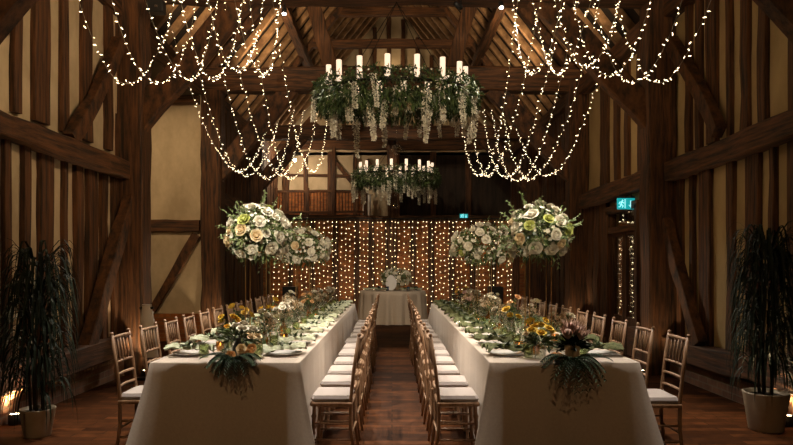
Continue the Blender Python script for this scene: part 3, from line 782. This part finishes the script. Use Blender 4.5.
b = MB(); b.lathe([(.012,0),(.03,.02),(.034,.05),(.02,.07),(0,.075)],10)
for k in range(18):
    a = k*2.4; b.leaf((math.cos(a)*.02,math.sin(a)*.02,.02), V((math.cos(a)*.6,math.sin(a)*.6,1)), .085,.022,nrm=(math.cos(a),math.sin(a),0))
PROT = b.mesh('protea', M['blush_petal'])
posy('flower_vase',(TXL+.05,TY0+.2,TH),61,'white lily cluster in a dark vase at the near end of the left table','darkvase',[(.03,0),(.045,.03),(.04,.09),(.02,.13),(.022,.15),(0,.14)],
     [(.03,0,.2,'white',1.1),(.09,.05,.19,'white',1.1),(.02,.08,.23,'white',1.0),(-.03,.05,.22,'white',.9),(.13,0,.15,'cream',1),(.1,-.04,.15,'cream',.9)],'leaf',60,.17,.12)
rr = MB(); 
o = empty('cream_jar',(TXL+.11,TY0+.09,TH),0,'small cream jar of peach roses at the near end of the left table','jar')
b = MB(); b.lathe([(.04,0),(.045,.01),(.045,.075),(.04,.08),(0,.072)],16); b.build('jar',M['clay'],o,True)
for (x,y,z,k,s) in ((-.075,-.035,.03,'peach',.95),(.05,-.04,.05,'peach',.8),(.0,-.04,.085,'cream',.85),(.06,.02,.08,'peach',.8)):
    q = put('rose',ROSE[k],o,(x,y,z)); aim(q,V((x*2,-1,.5))); q.scale=(s,s,s)
posy('flower_vase',(TXR-.14,TY0+.16,TH),62,'glass vase of yellow flowers at the near end of the right table','glass',[(.035,0),(.04,.01),(.045,.1),(.05,.12),(.047,.12),(.042,.1),(.036,.012),(0,.01)],
     [(-.06,0,.2,'yellow',.85),(0,-.03,.18,'yellow',.9),(.06,0,.21,'yellow',.9),(.02,.05,.23,'yellow',.85),(-.03,.05,.22,'yellow',.8),(.09,.03,.19,'yellow',.7),(-.09,.04,.17,'cream',.7)],'leaf',50,.13,.1)
posy('flower_pot',(TXR+.075,TY0+.085,TH),63,'pale clay pot of dark leaves and pink proteas beside a small pumpkin','clay',[(.045,0),(.05,.01),(.056,.105),(.05,.11),(.046,.1),(0,.09)],
     [(-.03,0,.16,'protea',1),(.03,.02,.18,'protea',1),(.0,.05,.19,'protea',1.1),(.05,-.02,.16,'protea',.9)],'leaf_dark',90,.13,.09)
o = empty('pumpkin',(TXR-.045,TY0+.06,TH),0,'small orange pumpkin beside the pale clay pot','pumpkin'); b = MB(); vs=[]; fs=[]; nn, mm = 32, 10
for i in range(mm+1):
    t = PI*i/mm
    for k in range(nn):
        a = 2*PI*k/nn; r = .045*(1+.07*abs(math.cos(a*4)))*math.sin(t)
        vs.append((r*math.cos(a), r*math.sin(a), .034-.034*math.cos(t)*(1-.25*math.exp(-(math.sin(t)*3)**2))))
for i in range(mm):
    for k in range(nn): j=(k+1)%nn; fs.append((i*nn+k,i*nn+j,i*nn+nn+j,i*nn+nn+k))
b.add(vs,fs); b.build('rind',M['pumpkin'],o,True); b=MB(); b.tube([(0,0,.055),(.003,0,.07),(.012,0,.082)],[.008,.006,.006],6); b.build('stalk',M['bark'],o,True)

# ------------------------------------------------------------------ round top table at the back
RT = (.02,16.3,0); RR = .82; RZ = .80
o = empty('round_table',RT,0,'round table in a pleated linen cloth before the fairy light curtain','table')
b = MB(); n = 144; rows = []
prof = [(0,RZ),(.5,RZ),(.97,RZ),(1.0,RZ-.012)]
for (q, z) in prof[1:]: rows.append([(RR*q,z,0)]*n)
for j in range(1,9): rows.append([(RR*(1+.015*j/8),RZ-.012-(RZ-.02)*j/8,j/8)]*n)
vs = [(0,0,RZ)]
for row in rows:
    for k, (r, z, q) in enumerate(row):
        a = 2*PI*k/n; r2 = r+q**.6*(.05*math.sin(a*17)+.02*math.sin(a*29+1)+.012*math.sin(a*9)); vs.append((r2*math.cos(a),r2*math.sin(a),z))
fs = [(0,1+k,1+(k+1)%n) for k in range(n)]
for i in range(len(rows)-1):
    for k in range(n): j=(k+1)%n; fs.append((1+i*n+k,1+i*n+n+k,1+i*n+n+j,1+i*n+j))
b.add(vs,fs); b.build('tablecloth',M['cloth_round'],o,True)
b = MB(); b.lathe([(RR-.02,RZ-.04),(RR-.02,RZ-.008),(0,RZ-.008)],40); b.build('tabletop',M['wood_pale'],o)
b = MB(); b.tube([(0,0,0),(0,0,RZ-.04)],.05,10); b.build('pedestal',M['wood_pale'],o)
arr = arrangement((RT[0]+.08,RT[1]+.05,RZ+.30),.36,.25,.24,77,'loose cream and green flower arrangement standing on the round table')
arr['group'] = 'round table flowers'
b = MB(); b.lathe([(.06,0),(.09,.05),(.1,.14),(.09,.14),(.08,.05),(0,.02)],16); b.build('vase',M['clay'],arr,True,loc=(0,0,-.30))
b = MB(); vs=[]
b.lathe([(.0,-.006),(.14,-.006),(.14,.006),(0,.006)],28); c = b.build('place_card',M['card'],None,loc=(RT[0]-.04,RT[1]-.30,RZ+.2),rot=(PI/2-.12,0,0)); c.scale=(.95,1.35,1); tag(c,'white oval card standing in front of the round table flowers','card')
for k,(dx,dy) in enumerate(((-.55,-.3),(-.3,-.55),(.3,-.55),(.55,-.3))):
    tag(put('plate',MP,None,(RT[0]+dx,RT[1]+dy,RZ)),f'white plate on the round table, {nth(k+1)} from the left','plate','round table plates')
    b = MB(); b.lathe([(.03,0),(.037,.02),(.042,.11),(.039,.11),(.034,.02),(0,.012)],12)
    tag(b.build('tumbler',M['glass_blue'],None,True,loc=(RT[0]+dx*.85+.12,RT[1]+dy*.8+.08,RZ)),f'smoky blue tumbler on the round table, {nth(k+1)} from the left','tumbler','blue tumblers')
    n_ = put('napkin',NP[k%3],None,(RT[0]+dx,RT[1]+dy,RZ+.012),(0,0,k)); tag(n_,f'sage green napkin on a round table plate, {nth(k+1)} from the left','napkin','round table napkins')

# ------------------------------------------------------------------ chandeliers
WIS = []
for v in range(4):
    rnd = random.Random(400+v); b = MB(); L = .34+.06*v
    b.tube([(0,0,0),(.004,0,-L*.5),(0,.004,-L)],.003,4)
    for i in range(int(210*(L/.4))):
        q = rnd.random(); rad = (.036*(1-.7*q)+.009)*rnd.uniform(.3,1); a = rnd.uniform(0,6.28)
        b.leaf((rad*math.cos(a),rad*math.sin(a),-q*L), V((math.cos(a),math.sin(a),-.5)), .024,.02, fold=.3)
    WIS.append(b.mesh('wisteria_strand',M['wisteria']))
def ctube():
    b = MB(); b.lathe([(.032,0),(.034,.005),(.034,.235),(.030,.238),(.026,.225),(0,.22)],12); return b.mesh('candle',M['candle'],True)
CT = ctube()
def chandelier(loc, tilt, hang, seed, label, zk=1.0):
    rnd = random.Random(seed); o = empty('chandelier',loc,0,label,'chandelier','wisteria ring chandeliers')
    o.rotation_euler = (tilt,0,0); Rr = .91
    b = MB(); m = 64
    b.tube([(Rr*math.cos(2*PI*k/m),Rr*math.sin(2*PI*k/m),0) for k in range(m+1)],.022,8,False); b.build('ring',M['iron'],o,True)
    b = MB(); b.tube([(-Rr,0,0),(Rr,0,0)],.012,6); b.tube([(0,-Rr,0),(0,Rr,0)],.012,6); b.build('crossbar',M['iron'],o)
    for k in range(4):
        a = PI/4+k*PI/2; b = MB(); b.tube([(Rr*math.cos(a),Rr*math.sin(a),0),(0,0,hang)],.005,5); b.build('chain',M['iron'],o)
    for (nm, mm, cnt, lo, hi) in (('foliage','leaf',4200,.05,.215),('fern_sprig','fern',1500,.05,.22)):
        b = MB()
        for _ in range(cnt):
            a = rnd.uniform(0,2*PI); t = rnd.uniform(0,2*PI); q = hi*math.sqrt(rnd.uniform(.1,1))
            rr = Rr+q*math.cos(t)*.75+.03; z = q*math.sin(t)*1.05-.085
            p = V((rr*math.cos(a),rr*math.sin(a),z)); d = V((math.cos(a)*math.cos(t),math.sin(a)*math.cos(t),math.sin(t)-.35))
            b.leaf(p, d+rvec(rnd)*.8, rnd.uniform(.06,.11), rnd.uniform(.018,.036), droop=.3)
        b.build(nm,M[mm],o)
    b = MB()
    for _ in range(240):
        a = rnd.uniform(0,2*PI); t = rnd.uniform(-.8,3.9); q = .19; rr = Rr+q*math.cos(t)*.8+.03
        blossom(b,(rr*math.cos(a),rr*math.sin(a),q*math.sin(t)-.07),.017,(math.cos(a),math.sin(a),.2),rnd)
    b.build('small_blossom',M['wisteria'],o)
    for k in range(16):
        a = -PI/2+(k+.5)*2*PI/16+.07
        q = put('candle',CT,o,(Rr*math.cos(a),Rr*math.sin(a),.03)); q.scale=(1,1,1.08)
    for k in range(44):
        a = 2*PI*k/44+rnd.uniform(-.06,.06); rr = Rr+rnd.uniform(-.10,.22)
        q = put('wisteria_strand',WIS[rnd.randrange(4)],o,(rr*math.cos(a),rr*math.sin(a),-.12+rnd.uniform(-.16,.16)),(-tilt,rnd.uniform(-.08,.08),rnd.uniform(0,6)))
        s = rnd.uniform(.75,1.15); q.scale = (s,s,s)
    b = MB(); b.ball((0,0,-.78),.07,16,12); b.tube([(0,0,-.71),(0,0,0)],.003,5); b.build('glass_globe',M['glass'],o,True)
    return o
chandelier((.06,8.66,3.77),math.radians(6.3),4.90-3.77,501,'large wisteria ring chandelier with glowing candles, nearer the camera')
chandelier((.1,16.3,3.70),math.radians(2),4.58-3.70,502,'smaller-looking wisteria ring chandelier with candles, farther down the barn')

# ------------------------------------------------------------------ potted palms
def palm(loc, pr, ph, top, n, seed, label, W):
    rnd = random.Random(seed); o = empty('potted_palm',loc,0,label,'plant')
    b = MB(); b.lathe([(pr*.72,0),(pr*.75,.01),(pr,ph*.96),(pr*1.02,ph),(pr*.93,ph),(pr*.9,ph-.03),(0,ph-.03)],28); b.build('pot',M['pot'],o,True)
    b = MB(); b.lathe([(pr*.9,ph-.035),(pr*.5,ph-.018),(0,ph-.015)],18); b.build('soil',M['soil'],o)
    for k in range(5):
        a = 2*PI*k/5; b = MB(); b.tube([(.05*math.cos(a),.05*math.sin(a),ph-.03),(.08*math.cos(a),.08*math.sin(a),(top+ph)*.5),(.13*math.cos(a+.5),.13*math.sin(a+.5),top*.86)],[.014,.011,.008],6); b.build('cane',M['bark'],o,True)
    b = MB()
    for k in range(n):
        a = rnd.uniform(0,2*PI); z = ph+.12+(top-ph-.15)*rnd.random()**.8; L = rnd.uniform(.35,.62); el = rnd.uniform(.15,1.1)
        r0 = .1; pts = []
        for i in range(7):
            q = i/6; pts.append((math.cos(a)*(r0+L*W*math.sin(q*1.45)), math.sin(a)*(r0+L*W*math.sin(q*1.45)), z+L*el*.6*math.sin(q*2.0)-L*.78*q*q))
        if min(p[2] for p in pts) < .03: continue
        b.strap(pts, rnd.uniform(.012,.024))
    b.build('foliage',M['leaf_dark'],o)
    return o
palm((-3.0,5.5,0),.14,.235,1.56,460,71,'dark weeping palm in a small cream pot by the left wall',.40)
palm((3.28,5.70,0),.185,.335,1.70,520,72,'dark weeping palm in a large cream pot by the right wall',.38)

# ------------------------------------------------------------------ other things in the room
def speaker(loc, label):
    o = empty('loudspeaker',loc,0,label,'speaker','black loudspeakers')
    b = MB(); b.box((0,0,.44),(.36,.34,.88),ch=.015); b.build('cabinet',M['black'],o)
    b = MB(); b.box((0,-.175,.46),(.31,.012,.78),ch=.004); b.build('grille',M['grille'],o)
speaker((-2.62,16.75,0),'black loudspeaker on the floor left of the round table')
speaker((2.66,16.75,0),'black loudspeaker on the floor right of the round table')
def exit_sign(loc, label, w=.13, h=.17):
    o = empty('exit_sign',loc,0,label,'sign','green exit signs')
    for sx, nm in ((-1,'man'),(1,'arrow')):
        b = MB(); b.box((sx*(w/2+.004),0,0),(w,.035,h),ch=.006); b.build('light_panel',M['exit'],o)
        b = MB(); y = -.020; x0 = sx*(w/2+.004); q = w/.13
        if nm == 'man':
            b.ball((x0+.012*q,y,.048*q),.013*q,8,6,(1,.3,1))
            for p0, p1 in (((.006,.03),(-.012,-.012)),((-.012,-.012),(.02,-.03)),((.02,-.03),(.008,-.062)),((-.012,-.012),(-.022,-.045)),((-.022,-.045),(-.048,-.05)),((.004,.026),(.036,.008)),((.004,.026),(-.032,.02)),((-.032,.02),(-.042,-.008))):
                b.tube([(x0+p0[0]*q,y,p0[1]*q),(x0+p1[0]*q,y,p1[1]*q)],.0068*q,6)
            b.box((x0+.05*q,y,0),(.012*q,.004,.14*q))
        else:
            b.box((x0,y,.012*q),(.018*q,.004,.07*q)); b.add([(x0-.035*q,y,-.02*q),(x0+.035*q,y,-.02*q),(x0,y,-.062*q),(x0-.035*q,y+.004,-.02*q),(x0+.035*q,y+.004,-.02*q),(x0,y+.004,-.062*q)],[(0,2,1),(3,4,5),(0,1,4,3),(1,2,5,4),(2,0,3,5)])
        b.build('pictogram',M['exit_w'],o)
    b = MB(); b.box((0,0,h/2+.012),(w*2+.01,.04,.02),ch=.004); b.tube([(-w*.7,0,h/2+.02),(-w*.7,0,h/2+.1)],.006,6); b.tube([(w*.7,0,h/2+.02),(w*.7,0,h/2+.1)],.006,6); b.build('bracket',M['black'],o)
exit_sign((3.58,9.95,2.38),'green running-man exit sign above the glazed right wall door')
exit_sign((1.88,17.0,2.72),'small green exit sign above the fairy light curtain, at the right',.10,.10)
# draped cloth on a low stand by the left post
o = empty('draped_stand',(-3.1,8.22,0),0,'off-white cloth draped over a low dark stand by the left post','draped stand')
b = MB(); b.box((0,0,.015),(.22,.2,.03),ch=.006); b.box((0,0,.45),(.04,.04,.86)); b.box((0,0,.9),(.17,.05,.03)); b.build('stand',M['iron'],o)
b = MB(); vs=[]; nu, nv = 16, 22
for i in range(nv+1):
    q = i/nv
    for j in range(nu):
        a = 2*PI*j/nu; rx = .06+.03*q+.012*math.sin(a*5)*q+.03*math.sin(q*2.4); ry = .04+.05*q+.012*math.cos(a*4)*q
        vs.append((rx*math.cos(a)+.05*q*q,ry*math.sin(a),0.945-.66*q-(0.0 if i else -.0)))
fs=[(i*nu+j,(i+1)*nu+j,(i+1)*nu+(j+1)%nu,i*nu+(j+1)%nu) for i in range(nv) for j in range(nu)]+[tuple(range(nu-1,-1,-1))]
b.add(vs,fs); b.build('cloth',M['white'],o,True)
# narrow white hanging panel by the gallery
b = MB(); vs=[]
for i in range(9):
    for j in range(9):
        u = j/8; vs.append((-.13+.26*u,.025*math.sin(u*14),-.86*i/8))
b.add(vs,[(i*9+j,(i+1)*9+j,(i+1)*9+j+1,i*9+j+1) for i in range(8) for j in range(8)])
tag(b.build('hanging_banner',M['white'],None,True,loc=(-.79,20.36,3.64)),'narrow white banner hanging right of the gallery balustrade','banner')
b = MB(); b.tube([(-.97,20.36,3.65),(-.6,20.36,3.65)],.01,6); b.tube([(-.79,20.36,3.65),(-.79,20.52,3.7)],.008,6); tag(b.build('banner_rod',M['iron']),'thin dark rod carrying the narrow white banner','rod')

# ------------------------------------------------------------------ lamps
def spot(name, loc, target, watts, col, ang, blend=.5, size=.06, par=None):
    l = bpy.data.lights.new(name,'SPOT'); l.energy = watts; l.color = col; l.spot_size = math.radians(ang); l.spot_blend = blend; l.shadow_soft_size = size
    q = bpy.data.objects.new(name,l); COL.objects.link(q); q.location = loc; q.rotation_euler = (V(target)-V(loc)).to_track_quat('-Z','Y').to_euler(); return q
def fixture(loc, target, label, watts, col, ang, lens='lens', r=.045, L=.12, blend=.5):
    loc = V(loc); d = (V(target)-loc).normalized()
    o = empty('spotlight',loc,0,label,'spotlight','beam spotlights'); e = d.to_track_quat('-Z','Y').to_euler()
    b = MB(); b.lathe([(r*.7,L),(r,L*.75),(r,0),(r*.9,0),(r*.9,.015),(0,.016)],14); q = b.build('lamp_body',M['black'],o,True); q.rotation_euler = e
    b = MB(); b.lathe([(0,.008),(r*.8,.010),(r*.8,.013),(0,.015)],14); q = b.build('lens',M[lens],o); q.rotation_euler = e
    b = MB(); b.tube([(0,0,0.03),(0,0.06,.16)],.008,6); b.build('bracket',M['black'],o)
    spot('beam',loc+d*.03,target,watts,col,ang,blend,.05)
WARM = (1,.70,.40); WHT = (1,.86,.69); PINK=(1,.78,.62)
fixture((-1.4,8.44,4.70),(TXL,6.2,.8),'small lit spotlight under the middle tie beam, left of the chandelier',630,WHT,60,r=.035)
fixture((1.42,8.44,4.78),(TXR,6.0,.8),'small lit spotlight under the middle tie beam, right of the chandelier',570,WHT,60,r=.035)
fixture((-.58,12.27,4.66),(TXL,9.5,.8),'small lit spotlight behind the near chandelier, left one',450,WHT,60,r=.035)
fixture((-.17,12.27,4.66),(TXR,9.5,.8),'small lit spotlight behind the near chandelier, right one',450,WHT,60,r=.035)
fixture((-1.5,5.12,4.72),(TXL,5.9,.8),'black spotlight on the nearest tie beam, over the left table',800,(1,.9,.8),58)
fixture((1.5,5.12,4.72),(TXR,5.9,.8),'black spotlight on the nearest tie beam, over the right table',600,(1,.9,.8),58)
fixture((0,4.7,4.75),(0,7.6,0),'black spotlight on the nearest tie beam, over the aisle',120,WARM,46)
fixture((.3,12.27,4.66),(0,15.6,.6),'small spotlight aimed at the round table',230,WHT,45,r=.035)
fixture((-1.2,1.0,4.6),(TXL,6.5,1.75),'black ceiling spotlight aimed at the left flower arrangements',1250,(1,.89,.72),19)
fixture((1.2,1.0,4.6),(TXR,6.5,1.75),'black ceiling spotlight aimed at the right flower arrangements',1000,(1,.87,.68),19)
fixture((0,1.0,4.4),(0,8.6,3.7),'black ceiling spotlight aimed at the near chandelier',950,(1,.80,.56),36)
fixture((-2.2,.6,4.6),(-2.4,9,2.2),'added ceiling fill light over the left front of the barn',150,(1,.60,.27),105,blend=.9)  # added fill from behind the camera for cloth fronts, walls and trusses
fixture((2.2,.6,4.6),(2.4,9,2.2),'added ceiling fill light over the right front of the barn',95,(1,.60,.27),105,blend=.9)
fixture((1.3,4.72,4.75),(-3.6,7.3,3.6),'added black spotlight on the nearest tie beam, brightening the left wall',430,WARM,62,blend=.9)  # added to brighten the left wall plaster
fixture((-1.3,4.72,4.75),(3.7,7.3,3.4),'added black spotlight on the nearest tie beam, brightening the right wall',95,WARM,62,blend=.9)  # added to brighten the right wall plaster
fixture((.9,8.44,4.78),(3.75,10.4,3.5),'added small spotlight under the middle tie beam, brightening the right wall',110,WARM,75,r=.035,blend=.9)  # added to bring out the plaster strips past the right post
fixture((-.9,12.27,4.66),(.1,16.2,3.6),'added small spotlight brightening the far chandelier',260,(1,.80,.56),40,r=.035)  # added to lift the far wisteria
o = empty('floodlight',(-3.05,8.42,4.78),0,'black floodlight box high on the left middle post','floodlight')
b = MB(); b.box((0,0,0),(.2,.14,.16),ch=.01); b.build('housing',M['black'],o); b = MB(); b.box((.02,-.075,-.01),(.04,.01,.03)); b.build('indicator',M['steel'],o); b=MB(); b.tube([(0,0,.08),(0,.06,.2)],.012,6); b.build('bracket',M['black'],o)
def uplight(loc, target, label, watts, col=WARM, ang=95):
    loc = V(loc); o = empty('uplight',loc,0,label,'uplight','floor uplighters')
    b = MB(); b.lathe([(.055,0),(.06,.01),(.06,.1),(.052,.1),(.05,.085),(0,.084)],16); b.build('housing',M['black'],o,True)
    b = MB(); b.lathe([(.048,.086),(.048,.09),(0,.091)],16); b.build('lens',M['lens_warm'],o)
    spot('uplight_beam',loc+V((0,0,.12)),target,watts,col,ang,.7,.05)
uplight((-3.42,5.9,0),(-3.6,6.1,3),'floor uplighter behind the left potted palm',110)
uplight((-3.16,8.34,0),(-3.42,8.5,3),'floor uplighter at the foot of the left middle post',60)
uplight((3.55,5.85,0),(3.75,6.05,3),'floor uplighter beside the right potted palm',70)
uplight((3.2,8.34,0),(3.5,8.5,3),'floor uplighter at the foot of the right middle post',25)
uplight((-3.2,12.2,0),(-3.5,12.4,3),'floor uplighter at the foot of the left far post',40)
uplight((3.25,12.2,0),(3.5,12.4,3),'floor uplighter at the foot of the right far post',25)
def point(loc, w, col, r=.1):
    l = bpy.data.lights.new('lamp','POINT'); l.energy = w; l.color = col; l.shadow_soft_size = r
    q = bpy.data.objects.new('lamp',l); COL.objects.link(q); q.location = loc
def area(name, loc, target, w, col, sx, sy):
    l = bpy.data.lights.new(name,'AREA'); l.shape='RECTANGLE'; l.size=sx; l.size_y=sy; l.energy=w; l.color=col
    q = bpy.data.objects.new(name,l); COL.objects.link(q); q.location=loc; q.rotation_euler=(V(target)-V(loc)).to_track_quat('-Z','Y').to_euler()
# porch lamp, gallery lamp, unseen spots added above the tie beams to light rafters
spot('porch_lamp',(-4.0,9.3,4.6),(-4.3,12.4,2.2),190,WARM,80,.6,.15)
o = empty('pendant_lamp',(-2.88,19.3,4.55),0,'small bright bulb hanging over the gallery at the far left','lamp')
b = MB(); b.ball((0,0,0),.05,12,8); b.build('bulb_globe',M['lens_warm'],o,True); b = MB(); b.tube([(0,0,.045),(0,0,.10)],.02,8); b.tube([(0,0,.1),(0,0,2.0)],.004,5); b.build('cord',M['black'],o)
point((-2.88,19.22,4.42),75,(1,.76,.52))
point((0,20.0,7.4),16,WARM)
for ty, w in ((4.9,200),(8.66,260),(12.5,160)):
    for s in (-1,1): spot('roof_fill_spot',(s*2.2,ty+.35,5.4),(s*2.6,ty+2.2,7.2),w*(1.0 if s<0 else .8),WARM,130,.6,.1)

w = bpy.data.worlds.new('world'); sc.world = w; w.use_nodes = True
w.node_tree.nodes['Background'].inputs[0].default_value = (.05,.03,.02,1); w.node_tree.nodes['Background'].inputs[1].default_value = .1
sc.view_settings.view_transform = 'Standard'; sc.view_settings.look = 'None'; sc.view_settings.gamma = 1; sc.view_settings.use_curve_mapping = False
sc.view_settings.exposure = 0.0
sc.cycles.use_denoising = True
sc.cycles.sample_clamp_indirect = 3.0
sc.cycles.max_bounces = 6
sc.cycles.transparent_max_bounces = 48
